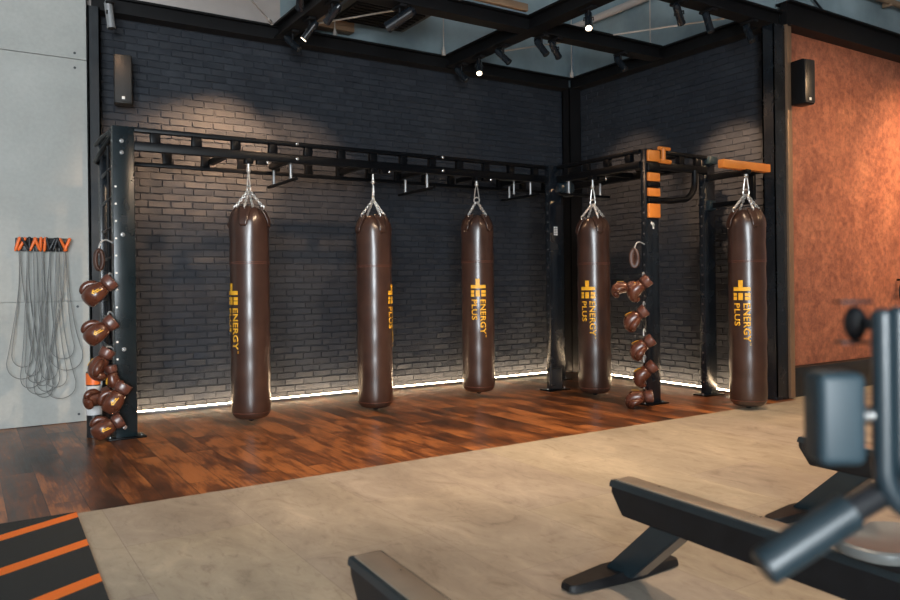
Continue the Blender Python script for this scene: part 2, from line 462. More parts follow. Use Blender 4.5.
# bracing and hangers above
def rodthing(name, p0, p1, label, cat, r=.009, m='rod', fork=True):
    b = MB(); b.cyl(p0, p1, r, n=8)
    d = (V(p1)-V(p0)).normalized()
    if fork:
        for p, s in ((V(p0), 1), (V(p1), -1)):
            b.cyl(p, p+d*s*.14, .016, n=8); b.ball(p+d*s*.02, .022, n=6)
    return tag(b.build(name, M[m]), label, cat, )
rodthing('bracing_rod', (4.96, 7.46, 3.84), (6.70, 4.72, 3.84), 'pale diagonal bracing rod in the ceiling bay nearest the corner', 'rod')
rodthing('bracing_rod', (2.90, 7.46, 3.84), (4.74, 4.74, 3.84), 'pale diagonal bracing rod in the middle ceiling bay', 'rod')
rodthing('bracing_rod', (2.68, 7.45, 3.84), (1.16, 5.4, 3.84), 'thin diagonal bracing rod in the left ceiling bay', 'rod', .006)
for x, y, l in ((4.75, 7.47, 'hanger rod rising from the back beam above the third bag'), (6.70, 7.44, 'hanger rod rising from the beams in the brick corner'),
                (6.70, 6.10, 'hanger rod rising where the cross beam meets the right wall'), (3.40, 7.52, 'hanger rod rising from the back beam above the second bag')):
    b = MB(); b.cyl((x, y, 3.84), (x, y, ZC), .007, n=8); b.cyl((x, y, 3.835), (x, y, 3.90), .024, n=10); b.cyl((x, y, 3.90), (x, y, 3.93), .014, n=6)
    tag(b.build('hanger_rod', M['rod']), 'pale thin '+l, 'rod')
for c, d, l in (((4.99, 5.30, 3.88), (.05, 1.1, .07), 'tan batten on the ceiling beam right of the junction'), ((3.85, 5.86, 3.88), (1.7, .05, .07), 'tan batten along the ceiling cross beam left of the junction')):
    b = MB(); b.box(c, d, .004); tag(b.build('tan_batten', M['tan']), l, 'batten')  # tan strips added on top of the beam edges
# services above the beams
u = thing('ventilation_unit', 'dark boxed ventilation unit above the second bag, high under the ceiling', 'ventilation unit', (3.75, 7.15, 4.02))
b = MB(); b.box((0, 0, .17), (.95, .7, .34), .012); b.build('casing', M['hvac'], u)
b = MB(); b.box((0, 0, -.012), (.8, .55, .02), .004)
for k in range(7): b.box((0, -.24+.08*k, -.026), (.76, .012, .014))
b.build('grille', M['beam'], u)
for sx in (-1, 1):
    b = MB(); b.cyl((sx*.42, 0, .33), (sx*.42, 0, ZC-4.02), .008, n=8); b.build('hanger', M['rod'], u)
b = MB(); b.tube([(7.1, 4.60, 4.36), (8.4, 4.60, 4.36), (11.4, 4.60, 4.36)], .035, 12)
for x in (7.6, 9.0, 10.4): b.box((x, 4.62, 4.36), (.03, .10, .11))
tag(b.build('ceiling_pipe', M['tan']), 'brownish pipe along the upper wall above the rust orange sheets', 'pipe')
b = MB(); b.tube([(6.99, 4.66, 4.25), (7.25, 4.64, 4.14), (7.5, 4.64, 4.17), (7.65, 4.64, 4.08), (7.75, 4.66, 4.06)], .012, 6)
tag(b.build('loose_cable', M['black_plastic']), 'short black loose cable on the upper wall near the right column', 'cable')
b = MB(); b.tube([(4.95, 7.66, 4.55), (5.8, 7.66, 4.55), (6.76, 7.66, 4.55), (6.86, 7.55, 4.55), (6.88, 6.5, 4.55), (6.88, 4.8, 4.55)], .045, 12)
tag(b.build('ceiling_pipe', M['upper_greige']), 'grey service pipe along the upper wall round the brick corner', 'pipe')
b = MB(); b.box((3.35, 7.64, 4.10), (.62, .14, .30), .01)
for k in range(5): b.box((3.35, 7.565, 4.0+.05*k), (.56, .012, .012))
tag(b.build('wall_vent', M['tan']), 'tan louvred vent on the upper wall above the second bag', 'vent')

# ------------------------------------------------------------------ spotlights
LIGHTS = []
def spot(x, y, z, tgt, label, lit=False, power=0, angle=40, L=.17, r=.034, blend=.7, col=(1, .60, .34), m='gloss_steel'):
    """track spotlight hung at (x,y,z): can pivots under a stem and points at tgt"""
    t = thing('track_spotlight', label, 'spotlight', (x, y, z), 0, 'track spotlights on the black beams')
    b = MB(); b.box((0, 0, -.012), (.07, .16, .024), .004); b.build('track_adapter', M['beam'], t)
    b = MB(); b.cyl((0, 0, -.02), (0, 0, -.095), .012, n=10)
    d = (V(tgt)-V((x, y, z-.13))).normalized(); piv = V((0, 0, -.12))
    sd = d.cross(V((0, 0, 1))).normalized()
    for s in (-1, 1): b.tube([V((0, 0, -.09)), V((0, 0, -.09))+sd*s*(r+.008), piv+sd*s*(r+.008)], .007, 6)
    b.build('yoke', M['beam'], t)
    b = MB(); a0 = piv-d*L*.5; a1 = piv+d*L*.5
    b.cyl(a0, a1, r, n=20); b.cyl(a0-d*.03, a0, r*.6, r*.9, n=20); b.cyl(a1-d*.012, a1+d*.006, r*1.08, n=20, cap=True)
    can = b.build('lamp_can', M[m], t)
    b = MB(); b.cyl(a1+d*.006, a1+d*.012, r*.86, n=20); b.build('lens', M['lit_lens' if lit else 'dark_lens'], can)
    if power:
        ld = bpy.data.lights.new('lamp', 'SPOT'); ld.energy = power; ld.spot_size = math.radians(angle); ld.spot_blend = blend
        ld.color = col; ld.shadow_soft_size = .05
        lo = bpy.data.objects.new('lamp', ld); C.objects.link(lo); lo.parent = t
        lo.location = a1+d*.02; lo.rotation_euler = (-d).to_track_quat('Z', 'Y').to_euler()
    return t
ZS = ZB-.078
spot(1.13, 7.30, ZS+.03, (1.25, 7.2, 2.4), 'pale ringed spotlight at the top of the left column', L=.22, power=16, angle=75, m='alu')
spot(2.78, 7.15, ZS, (3.6, 6.2, 2.4), 'dark spotlight under the second beam nearest the back wall', power=60, angle=70)
spot(2.78, 6.72, ZS, (1.9, 7.65, 2.15), 'lit spotlight second from the back wall above the second bag', True, 0)
spot(2.78, 6.20, ZS, (2.1, 7.65, 2.3), 'dark spotlight third from the back wall above the second bag', power=560, angle=50)
spot(2.40, 6.00, ZS, (3.0, 7.65, 2.25), 'short spotlight on the cross beam against the pale upper wall', power=360, angle=44)
spot(3.35, 6.00, ZS, (1.72, 7.65, 2.3), 'large dark spotlight on the cross beam below the ventilation unit', L=.26, r=.05, power=520, angle=35)
spot(4.85, 7.25, ZS, (5.5, 6.4, 2.3), 'dark spotlight nearest the back wall above the third bag')
spot(4.85, 6.90, ZS, (4.4, 6.2, 2.2), 'lit spotlight second from the back wall above the third bag', True, power=35, angle=80)
spot(4.85, 6.45, ZS, (5.6, 5.6, 2.4), 'dark spotlight left of the cross beam junction above the third bag', power=40, angle=80)
spot(5.00, 6.00, ZS, (5.5, 5.2, 2.2), 'dark spotlight on the cross beam just right of the junction')
spot(5.18, 6.00, ZS, (6.88, 6.6, 2.2), 'dark spotlight on the cross beam second right of the junction', power=300, angle=44)
spot(4.85, 5.15, ZS, (4.0, 4.2, 1.2), 'bright lit spotlight in front of the cross beam at the top', True, power=40, angle=90)
spot(6.12, 6.00, ZS, (6.4, 4.9, 2.0), 'dark spotlight on the cross beam close to the right brick wall')
spot(5.45, 4.62, ZS, (6.88, 5.2, 2.25), 'dark spotlight at the top edge left of the right wall', power=560, angle=36)
spot(5.85, 4.62, ZS, (6.1, 4.0, 1.0), 'dark spotlight on the near cross beam second from the right column', power=60, angle=80)
spot(6.45, 4.62, ZS, (6.2, 3.0, 0), 'dark spotlight closest to the right corner column', power=60, angle=90)
# spotlights on beams nearer the camera, out of frame
for x, y, tgt, p, a in ((2.78, 3.2, (2.2, 5.6, 0), 330, 85), (4.85, 3.2, (4.4, 4.8, 0), 330, 85), (2.78, 2.4, (2.2, 2.2, 0), 200, 95),
                        (4.85, 2.4, (4.4, 2.6, 0), 200, 95)):
    spot(x, y, ZS, tgt, 'spotlight on the ceiling beams out of frame towards the camera', True, power=p*1.25, angle=a, col=(1, .72, .48))
for x, y, tgt, p in ((9.3, 3.2, (9.6, 4.6, 2.0), 420), (7.7, 2.2, (7.9, 4.6, 1.7), 330), (9.0, 2.0, (9.4, 4.6, 1.2), 230)):
    spot(x, y, ZS, tgt, 'spotlight out of frame washing the rust orange wall', True, power=p, angle=105, blend=1, col=(1, .66, .36))
beam('steel_beam', (9.2, 3.2, ZB), (4.4, .16, .15), 'black beam out of frame nearest the rust orange wall')
beam('steel_beam', (9.2, 2.1, ZB), (4.4, .16, .15), 'black beam out of frame farther from the rust orange wall')

# ------------------------------------------------------------------ LED strips at the foot of the brick
def led(p0, p1, nrm, label):
    p0, p1, n = V(p0), V(p1), V(nrm)
    d = (p1-p0); L = d.length; mid = (p0+p1)/2
    along_x = abs(d.x) > abs(d.y)
    def dims(l, t, h): return (l, t, h) if along_x else (t, l, h)
    o = thing('led_strip', label, 'light strip', (mid.x, mid.y, 0))
    b = MB(); b.box(V((0, 0, .005)), dims(L, .06, .010), .002); b.box(V((0, 0, .012))+n*.027, dims(L, .006, .016), .001); b.build('channel', M['alu'], o)
    b = MB(); b.box(V((0, 0, .017))-n*.006, dims(L-.01, .036, .014), .003); b.build('diffuser', M['led'], o)
led((1.12, YB-.10, 0), (6.62, YB-.10, 0), (0, -1, 0), 'glowing warm light strip along the foot of the back brick wall')
led((XW-.10, 7.40, 0), (XW-.10, 4.72, 0), (-1, 0, 0), 'glowing warm light strip along the foot of the right brick wall')

# ------------------------------------------------------------------ training rig
rig = thing('training_rig', 'black steel training rig with posts and overhead rails holding the bags', 'training rig', (3.3, 6.4, 0))
RO = V((3.3, 6.4, 0))
class RB(MB):
    def build(s, name, m, parent=None, **k):
        if parent is rig:
            bmesh.ops.translate(s.bm, vec=-RO, verts=s.bm.verts)
            return MB.build(s, name, m, parent, **k)
        if parent is not None and getattr(parent, 'parent', None) is rig:
            bmesh.ops.translate(s.bm, vec=-RO, verts=s.bm.verts)
        return MB.build(s, name, m, parent, **k)
HR = 2.455
def bolt(p, n, r=.017):
    b = RB(); p, n = V(p), V(n); b.cyl(p, p+n*.006, r, n=16); b.cyl(p+n*.006, p+n*.016, r*.55, n=6); return b
def upright(x0, x1, y0, y1, label=None, bolts=(), holes=True, top=HR, mm='gloss_steel'):
    b = RB(); b.box(((x0+x1)/2, (y0+y1)/2, top/2+.004), (x1-x0, y1-y0, top-.008), .006)
    u = b.build('upright', M[mm], rig)
    b = RB(); b.box(((x0+x1)/2, (y0+y1)/2, .006), (x1-x0+.12, y1-y0+.10, .012), .003)
    b.build('foot_plate', M['steel'], u)
    for sx in (-1, 1):
        bolt(((x0+x1)/2+sx*((x1-x0)/2+.035), (y0+y1)/2-.02, .012), (0, 0, 1), .012).build('anchor_bolt', M['chrome'], u)
    if holes:
        b = RB()
        k = 0; z = .14
        while z < top-.1:
            b.cyl((x0-.0015, (y0+y1)/2, z), (x0+.004, (y0+y1)/2, z), .011, n=10); z += .10
        b.build('peg_holes', M['chrome'], u)
    for z in bolts: bolt(((x0+x1)/2-.015, y0, z), (0, -1, 0)).build('bolt', M['chrome'], u)
    if label: u['label'] = label
    return u
uA = upright(1.0, 1.16, 6.40, 6.50, None, (2.335, 2.245, 1.60, .70, .09), mm='post')
b = RB()
for z in [.22+.135*k for k in range(14)]:
    b.cyl((1.018, 6.397, z), (1.018, 6.402, z), .0085, n=10); b.cyl((1.158, 6.43, z), (1.164, 6.43, z), .0085, n=10)
b.build('edge_pegs', M['badge'], uA)
b = RB()                                                            # dotted emblem near the bolt
for i in range(4):
    for j in range(4):
        if (i, j) in ((0, 0), (0, 3)): continue
        b.cyl((1.055+.016*i, 6.396, 1.69+.018*j), (1.055+.016*i, 6.402, 1.69+.018*j), .006, n=8)
b.build('dot_emblem', M['black_plastic'], uA)
uA2 = upright(.99, 1.05, 7.0, 7.10, None, (), False)
uC = upright(5.385, 5.55, 6.36, 6.44, None, ())
b = RB()
for i in range(2):
    for j in range(5):
        b.box((5.45+.028*i, 6.357, 1.70+.020*j), (.020, .006, .012), 0)
b.build('small_emblem', M['badge'], uC)
uC2 = upright(6.05, 6.13, 6.98, 7.10, None, (), False)
uD = upright(5.51, 5.68, 5.09, 5.16, None, ())
uE = upright(6.40, 6.57, 5.13, 5.20, None, ())
b = RB(); b.box((5.59, 5.087, 1.73), (.05, .006, .022), 0, Matrix.Rotation(.6, 3, 'Y')); b.box((5.60, 5.087, 1.715), (.016, .006, .06), 0)
b.build('small_emblem', M['badge'], uD)
b = RB(); b.box((5.40, 6.33, .14), (.14, .10, .22), .012); b.tube([(5.36, 6.28, .30), (5.30, 6.26, .30), (5.28, 6.26, .22), (5.28, 6.26, .08), (5.36, 6.28, .07)], .012, 8)
b.build('pulley_box', M['black_plastic'], uC)

def truss(p0, p1, nsp, name='ladder_beam', stub=.075, bolts=(), slim=False):
    """two rails one above the other with short square spacers"""
    p0, p1 = V(p0), V(p1); d = (p1-p0); L = d.length; d.normalize(); ax = abs(d.x) > .5; mid = (p0+p1)/2
    dim = lambda l, t, h: (l, t, h) if ax else (t, l, h)
    sd = V((0, -1, 0)) if ax else V((-1, 0, 0))
    zl, hl = (2.258, .034) if slim else (2.305, .07)
    b = RB(); b.box(V((mid.x, mid.y, zl)), dim(L, .05 if slim else .06, hl), .004); low = b.build(name, M['steel'], rig)
    b = RB(); b.box(V((mid.x, mid.y, 2.437)), dim(L, .06, .036), .004); b.build('top_rail', M['steel'], low)
    for k in range(nsp):
        q = p0+d*(L*(k+.5)/nsp)
        z0 = zl+hl/2; b = RB(); b.box((q.x, q.y, (z0+2.42)/2), dim(stub, .04 if slim else .05, 2.42-z0), .003); b.build('spacer', M['steel'], low)
    for f in bolts:
        q = p0+d*L*f
        for z in (2.437, 2.305): bolt((q.x+sd.x*.03, q.y+sd.y*.03, z), sd, .015).build('bolt', M['chrome'], low)
    return low
tF = truss((1.16, 6.43, 0), (5.40, 6.43, 0), 13, bolts=(.32, .68))
tR = truss((1.05, 7.05, 0), (6.06, 7.05, 0), 15, slim=True)
tS = truss((5.52, 6.37, 0), (5.52, 5.16, 0), 4)
tS2 = truss((6.09, 6.98, 0), (6.09, 5.16, 0), 5)
tD = truss((5.66, 5.13, 0), (6.42, 5.13, 0), 3)
# hanging stubs under the rear lower rail, as on the photograph
for x in (1.02, 1.9, 2.47, 3.2, 3.9, 4.6, 5.22):
    b = RB(); b.box((x+.03, 6.74, 2.315), (.05, .57, .05), .004); b.build('cross_bar', M['steel'], rig)
for y in (5.35, 5.81, 6.2):
    b = RB(); b.box((5.80, y, 2.315), (.53, .05, .05), .004); b.build('cross_bar', M['steel'], rig)
# end ladder on the left
lad = RB(); lad.box((1.02, 6.75, 2.42), (.05, .52, .05), .004)
lad = lad.build('end_ladder', M['steel'], rig)
b = RB(); b.cyl((1.0, 6.62, .1), (1.0, 6.62, 2.36), .014, n=8); b.build('ladder_rail', M['steel'], lad)
for k in range(9):
    z = 2.12-.235*k
    b = RB(); b.tube([(1.02, 6.50, z+.02), (1.0, 6.58, z+.005), (1.0, 6.8, z), (1.01, 7.0, z+.0)], .012, 8); b.build('rung', M['steel'], lad)
b = RB(); b.tube([(1.02, 6.49, 2.40), (.97, 6.7, 2.30), (.96, 7.0, 2.25), (1.0, 7.04, 2.24)], .02, 10); b.tube([(1.02, 6.46, 2.43), (.98, 6.8, 2.42), (.97, 7.08, 2.40)], .016, 8)
b.build('end_brace', M['steel'], lad)
# trapeze pull up bars
def trapeze(x, y0, y1, z=2.13, alongx=False):
    b = RB()
    P = (lambda s, zz: (s, x, zz)) if alongx else (lambda s, zz: (x, s, zz))
    b.cyl(P(y0-.02, z), P(y1+.02, z), .016, n=12); bar = b.build('pull_up_bar', M['steel'], rig)
    for s in (y0+.12, y1-.12):
        b = RB(); b.cyl(P(s, z), P(s, 2.275), .013, n=10); b.build('drop_rod', M['alu'], bar)
trapeze(2.50, 6.40, 7.08); trapeze(3.93, 6.40, 7.08); trapeze(5.25, 6.40, 7.02)
trapeze(6.22, 5.42, 6.12, 2.13, True)
# speed bag turntable
b = RB(); b.lathe([(.0, 2.36), (.17, 2.36), (.185, 2.345), (.185, 2.325), (.17, 2.315), (.0, 2.315)][1:5], (5.10, 6.62, 0), 32); td = b.build('turntable', M['machine'], rig)
b = RB(); b.cyl((5.10, 6.62, 2.16), (5.10, 6.62, 2.318), .011, n=10); b.ball((5.10, 6.62, 2.16), .016, n=6); b.build('swivel_pin', M['alu'], td)
# orange padded wraps on the near right upright
def wrap(z0, z1, m, name, lab=None):
    b = RB(); b.box((5.598, 5.076, (z0+z1)/2), (.160, .03, z1-z0), .008, seg=3); o = b.build(name, M[m], rig)
    if lab: o['label'] = lab
for z0, z1 in ((2.33, 2.44), (2.14, 2.225), (1.995, 2.075), (1.79, 1.925)): wrap(z0, z1, 'orange', 'post_pad', 'orange post pad')
for z0, z1 in ((2.235, 2.32), (2.085, 2.13), (1.935, 1.985)): wrap(z0, z1, 'steel', 'clamp_band')
b = RB()
b.cyl((5.69, 5.09, 2.345), (5.85, 5.09, 2.345), .022, n=16); b.cyl((5.69, 5.09, 2.47), (5.84, 5.09, 2.47), .018, n=16); b.cyl((5.75, 5.09, 2.345), (5.75, 5.09, 2.47), .026, n=16)
o = b.build('roller_pad', M['orange'], rig); o['label'] = 'orange roller pads beside the post top'
# J shaped dip bar
pts = [(5.67, 5.11, 1.965), (5.85, 5.10, 1.965), (6.0, 5.10, 1.985)] + [(6.02+.20*math.sin(a), 5.10, 2.185-.20*math.cos(a)) for a in [k*PI/16 for k in range(1, 9)]] + [(6.22, 5.10, 2.29)]
b = RB(); b.tube(pts, .03, 14); b.build('dip_bar', M['steel'], rig)
# bracket reaching from the far right upright to the orange bag arm
b = RB(); b.box((6.47, 4.80, 2.235), (.06, .66, .06), .005); b.box((6.50, 4.88, 1.95), (.05, .50, .05), .005); b.box((6.50, 4.64, 2.09), (.05, .05, .25), .004)
b.build('cantilever_bracket', M['steel'], rig)
b = RB(); b.box((6.10, 4.43, 2.235), (.68, .07, .075), .006); am = b.build('bag_arm', M['orange'], rig); am['label'] = 'orange horizontal bag arm'
b = RB(); b.box((6.485, 5.125, 2.41), (.13, .10, .075), .006); b.build('clamp_bracket', M['machine'], rig)
b = RB(); b.box((6.485, 5.12, 1.95), (.10, .06, .10), .006); b.build('clamp_bracket', M['machine'], rig)
b = RB(); b.box((5.62, 6.40, 2.22), (.20, .16, .10), .02); b.cyl((5.62, 6.33, 2.12), (5.62, 6.33, 2.30), .05, n=16); b.build('corner_bracket', M['machine'], rig)
# small trolleys on the rails above the bags
BAGS = [(2.085, 6.43, 'Y'), (3.28, 6.43, 'Y'), (4.47, 6.43, 'Y'), (5.50, 5.81, 'X'), (6.10, 4.42, 'O')]
for x, y, k in BAGS:
    zt = 2.272 if k != 'O' else 2.2
    b = RB(); b.box((x, y, zt-.018), (.07, .07, .04), .006)
    if k != 'O':
        b.cyl((x+.07, y-.01, zt-.005), (x+.16, y-.01, zt-.005), .018, n=10); b.box((x+.12, y, zt-.02), (.10, .05, .035), .006)
    tr = b.build('bag_mount', M['steel'], rig)
    if k != 'O':
        bolt((x+.16, y-.03, zt-.02), (0, -1, 0), .014).build('bolt', M['chrome'], tr)
# hooks
def hook(p, q, dip=.07):
    """pale bent peg from the post at p to its tip at q"""
    p, q = V(p), V(q); pts = []
    top = V((q.x, q.y, p.z+.02))
    for k in range(13):
        t = k/12; a = p.lerp(top, min(1, t*1.7)); 
        pts.append((1-t)**2*p + 2*(1-t)*t*(top+V((0, 0, .05))) + t*t*(q-V((0, 0, dip*.2))))
    b = RB(); b.tube(pts, .0065, 8); return b.build('glove_hook', M['pale_hook'], rig)

# ------------------------------------------------------------------ boxing gloves
def ring(bm, c, ax, up, ry, rz, n=20, e=2.4):
    """superellipse ring, normal ax, half sizes ry (local y) and rz (along up)"""
    sd = V((0, 1, 0)); out = []
    for j in range(n):
        a = 2*PI*j/n; ca, sa = math.cos(a), math.sin(a)
        out.append(bm.verts.new(V(c)+sd*ry*math.copysign(abs(ca)**(2/e), ca)+up*rz*math.copysign(abs(sa)**(2/e), sa)))
    return out
def loft(b, st, n=20):
    bm = b.bm; R = []
    for (x, y, z, tilt, ry, rz) in st:
        up = V((math.sin(tilt), 0, math.cos(tilt))); R.append(ring(bm, (x, y, z), None, up, ry, rz, n))
    for A, B in zip(R, R[1:]):
        for j in range(n): bm.faces.new((A[j], B[j], B[(j+1) % n], A[(j+1) % n]))
    bm.faces.new(list(reversed(R[0]))); bm.faces.new(R[-1])
def subs(o, l=1):
    m = o.modifiers.new('Subdivision', 'SUBSURF'); m.levels = l; m.render_levels = l; return o
def make_glove(hand):
    s = hand
    root = thing('boxing_glove', None, None)
    b = MB()
    loft(b, [(-.055, 0, 0, 0, .030, .026), (-.050, 0, 0, 0, .062, .056), (-.020, 0, .004, 0, .070, .064), (.02, 0, .007, .05, .077, .070), (.055, 0, .006, .20, .080, .072),
             (.085, 0, -.008, .55, .079, .066), (.106, 0, -.036, 1.05, .075, .056), (.106, 0, -.070, 1.6, .067, .042), (.088, 0, -.092, 2.2, .056, .030), (.06, 0, -.094, 2.7, .040, .018)])
    mitt = b.build('mitt', M['glove_leather'], root); subs(mitt)
    b = MB()
    b.tube([(-.035, s*.050, -.018), (-.005, s*.084, -.024), (.025, s*.104, -.030), (.058, s*.108, -.036), (.088, s*.096, -.042), (.108, s*.078, -.046), (.117, s*.068, -.048)],
           [.020, .030, .034, .036, .034, .026, .008], 14)
    th = b.build('thumb', M['glove_leather'], root); subs(th)
    b = MB()
    for k in range(2):                                            # stitched seam across the knuckles and the thumb web
        pts = [(.0+.10*t, s*(.070-.004*k)*math.cos(.35*t), .045-.05*t*t+.006*k) for t in [i/8 for i in range(9)]]
        b.tube(pts, .0022, 5)
    b.build('seam', M['seam'], mitt)
    b = MB()
    loft(b, [(-.136, 0, 0, 0, .055, .048), (-.140, 0, 0, 0, .068, .060), (-.130, 0, 0, 0, .073, .064), (-.10, 0, 0, 0, .071, .063), (-.065, 0, 0, 0, .067, .060), (-.048, 0, 0, 0, .056, .050)])
    cf = b.build('cuff', M['cuff_leather'], root); subs(cf)
    b = MB()
    for x in (-.124, -.070):
        b.tube([(x, .0705*math.cos(a), .0625*math.sin(a)) for a in [2*PI*k/20 for k in range(20)]], .0025, 5, closed=True)
    b.build('cuff_seam', M['seam'], cf)
    # yellow mark on the back of the hand: a slanted bar with two short strokes
    b = MB()
    def stroke(x0, y0, x1, y1, w):
        n = 6
        for side in (0,):
            vs = []
            for k in range(n+1):
                t = k/n; x = x0+(x1-x0)*t; y = y0+(y1-y0)*t
                dx, dy = x1-x0, y1-y0; l = math.hypot(dx, dy); nx, ny = -dy/l*w/2, dx/l*w/2
                for q in (-1, 1):
                    px, py = x+nx*q, y+ny*q
                    # height of the back of the mitt
                    zc = .008 if px < .06 else .008-(px-.06)*.3
                    rz = .060+(px+.020)*.25 if px < .02 else .070+(px-.02)*.1
                    ry = .066+(px+.02)*.2
                    v = max(0, 1-abs(py/ry)**2.4)**(1/2.4)
                    vs.append(b.bm.verts.new((px, py, zc+rz*v+.0005)))
            for k in range(n): b.bm.faces.new((vs[2*k], vs[2*k+1], vs[2*k+3], vs[2*k+2]))
    stroke(-.010, .014, .060, .004, .008); stroke(.004, -.002, .054, -.009, .008); stroke(.040, -.024, .064, -.006, .008); stroke(.058, .010, .066, -.008, .008)
    lg = b.build('yellow_mark', M['gold'], mitt, smooth=False)
    sm = lg.modifiers.new('Solidify', 'SOLIDIFY'); sm.thickness = .003; sm.offset = 0
    return root
G = {1: make_glove(1), -1: make_glove(-1)}
used = {1: False, -1: False}
def glove(p, hand, right, a, roll, label, group, sc=1.0, toward=None):
    """right = image right direction in the world; a = angle of the fist below horizontal; roll turns it about its own axis"""
    g = G[hand] if not used[hand] else copy_tree(G[hand]); used[hand] = True
    r = V(right).normalized(); u = V((0, 0, 1)); t = r.cross(u)
    X = (-r*math.cos(a)-u*math.sin(a)).normalized(); Z0 = (-r*math.sin(a)+u*math.cos(a)).normalized(); Y0 = Z0.cross(X)
    Z = Z0*math.cos(roll)+Y0*math.sin(roll); Y = Z.cross(X)
    m = Matrix((X, Y, Z)).transposed()
    g.location = p; g.rotation_euler = m.to_euler(); g.scale = (sc, sc, sc)
    tag(g, label, 'boxing glove', group)
    return g
RA = (1, .0, 0); GA = 'brown boxing gloves hung on the left post'
rd = math.radians
# left post, from the top down
glove((.880, 6.30, 1.165), -1, RA, rd(40), rd(75), 'brown boxing glove with yellow mark, uppermost glove on the left post', GA, .9)
glove((.885, 6.29, .862), -1, RA, rd(38), rd(80), 'brown boxing glove, second from top on the left post, right above a darker one', GA, .88)
glove((.885, 6.33, .610), 1, RA, rd(58), rd(-25), 'brown boxing glove third from top on the left post, thumb side showing', GA, .88)
glove((.965, 6.30, .500), -1, RA, rd(100), rd(20), 'brown boxing glove tucked against the left post below the third one', GA, .66)
glove((.865, 6.38, .345), 1, RA, rd(20), rd(-70), 'brown boxing glove at far left low on the left post, partly hidden by its neighbour', GA, .72)
glove((.985, 6.26, .345), -1, RA, rd(58), rd(80), 'brown boxing glove with yellow mark, low in front of the left post', GA, .88)
glove((.925, 6.27, .128), -1, RA, rd(28), rd(85), 'brown boxing glove at the very bottom of the left post, nearly on the floor', GA, .82)
RD = (.67, -.74, 0); GD = 'brown boxing gloves hung on the right post'
glove((5.235, 5.13, 1.125), 1, RD, rd(8), rd(-15), 'brown boxing glove at the left end of the uppermost pair on the right post', GD, .8)
glove((5.32, 5.02, 1.125), -1, RD, rd(40), rd(20), 'brown boxing glove right in the uppermost pair on the right post', GD, .92)
glove((5.29, 5.04, .845), 1, RD, rd(38), rd(10), 'brown boxing glove second from top on the right post', GD, .92)
glove((5.34, 5.01, .575), 1, RD, rd(36), rd(5), 'brown boxing glove third from top on the right post', GD, .92)
glove((5.36, 5.00, .325), -1, RD, rd(42), rd(15), 'brown boxing glove fourth from top on the right post', GD, .92)
glove((5.31, 5.02, .100), 1, RD, rd(8), rd(0), 'brown boxing glove at the very bottom of the right post, at the floor', GD, .92)
# leather loops on the top hooks
def leather_loop(p, right, label):
    r = V(right).normalized(); pts = []
    for k in range(20):
        a = 2*PI*k/20; pts.append(r*.026*math.cos(a)+V((0, 0, .075*math.sin(a)-.075)))
    b = MB(); b.tube(pts, .020, 8, closed=True, flat=(1, 1.5))
    o = subs(b.build('leather_loop', M['seam'])); o.location = p
    return tag(o, label, 'strap', 'leather loops on the top hooks')
leather_loop((.888, 6.36, 1.475), (1, 0, 0), 'brown leather loop on the pale top hook of the left post')
leather_loop((5.33, 5.08, 1.475), RD, 'brown leather loop on the pale top hook of the right post')
hook((1.0, 6.44, 1.535), (.885, 6.36, 1.45))
for z, x in ((1.27, .955), (.97, .95), (.70, .93), (.47, .90), (.25, .95)): hook((1.0, 6.45, z), (x, 6.40, z-.03), .04)
hook((5.51, 5.12, 1.535), (5.33, 5.08, 1.45))
for z in (1.24, .96, .70, .45, .20): hook((5.51, 5.12, z), (5.44, 5.08, z-.03), .04)
# banded roller behind the gloves on the left
ro = thing('foam_roller', 'slim upright roller with orange and white bands behind the left post gloves', 'roller', (.875, 6.62, 0))
b = MB(); b.cyl((0, 0, .003), (0, 0, .52), .055, n=24); b.build('core', M['black_plastic'], ro)
b = MB(); b.cyl((0, 0, .42), (0, 0, .51), .058, n=24); b.build('orange_band', M['orange_handle'], ro)
for z0, z1 in ((.36, .41), (.18, .25)):
    b = MB(); b.cyl((0, 0, z0), (0, 0, z1), .058, n=24); b.build('white_band', M['white_band'], ro)

# ------------------------------------------------------------------ punching bags
RBAG, ZB0, ZB1 = .168, .055, 1.86
def text_mesh(s, size, bold):
    cu = bpy.data.curves.new('t', 'FONT'); cu.body = s; cu.size = size; cu.offset = bold; cu.resolution_u = 3; cu.space_character = 1.06
    o = bpy.data.objects.new('t', cu); C.objects.link(o)
    dg = bpy.context.evaluated_depsgraph_get(); me = bpy.data.meshes.new_from_object(o.evaluated_get(dg))
    bpy.data.objects.remove(o); bpy.data.curves.remove(cu)
    return me
def text_part(t, s, h, length, bold):
    """add text to bmesh t in (reading direction, height) plane scaled to a given cap height and length"""
    me = text_mesh(s, 1, bold); b2 = bmesh.new(); b2.from_mesh(me); bpy.data.meshes.remove(me)
    xs = [v.co.x for v in b2.verts]; ys = [v.co.y for v in b2.verts]
    x0, x1, y0, y1 = min(xs), max(xs), min(ys), max(ys)
    for v in b2.verts: v.co = V(((v.co.x-x0)/(x1-x0)*length, (v.co.y-y0)/(y1-y0)*h, 0))
    return b2
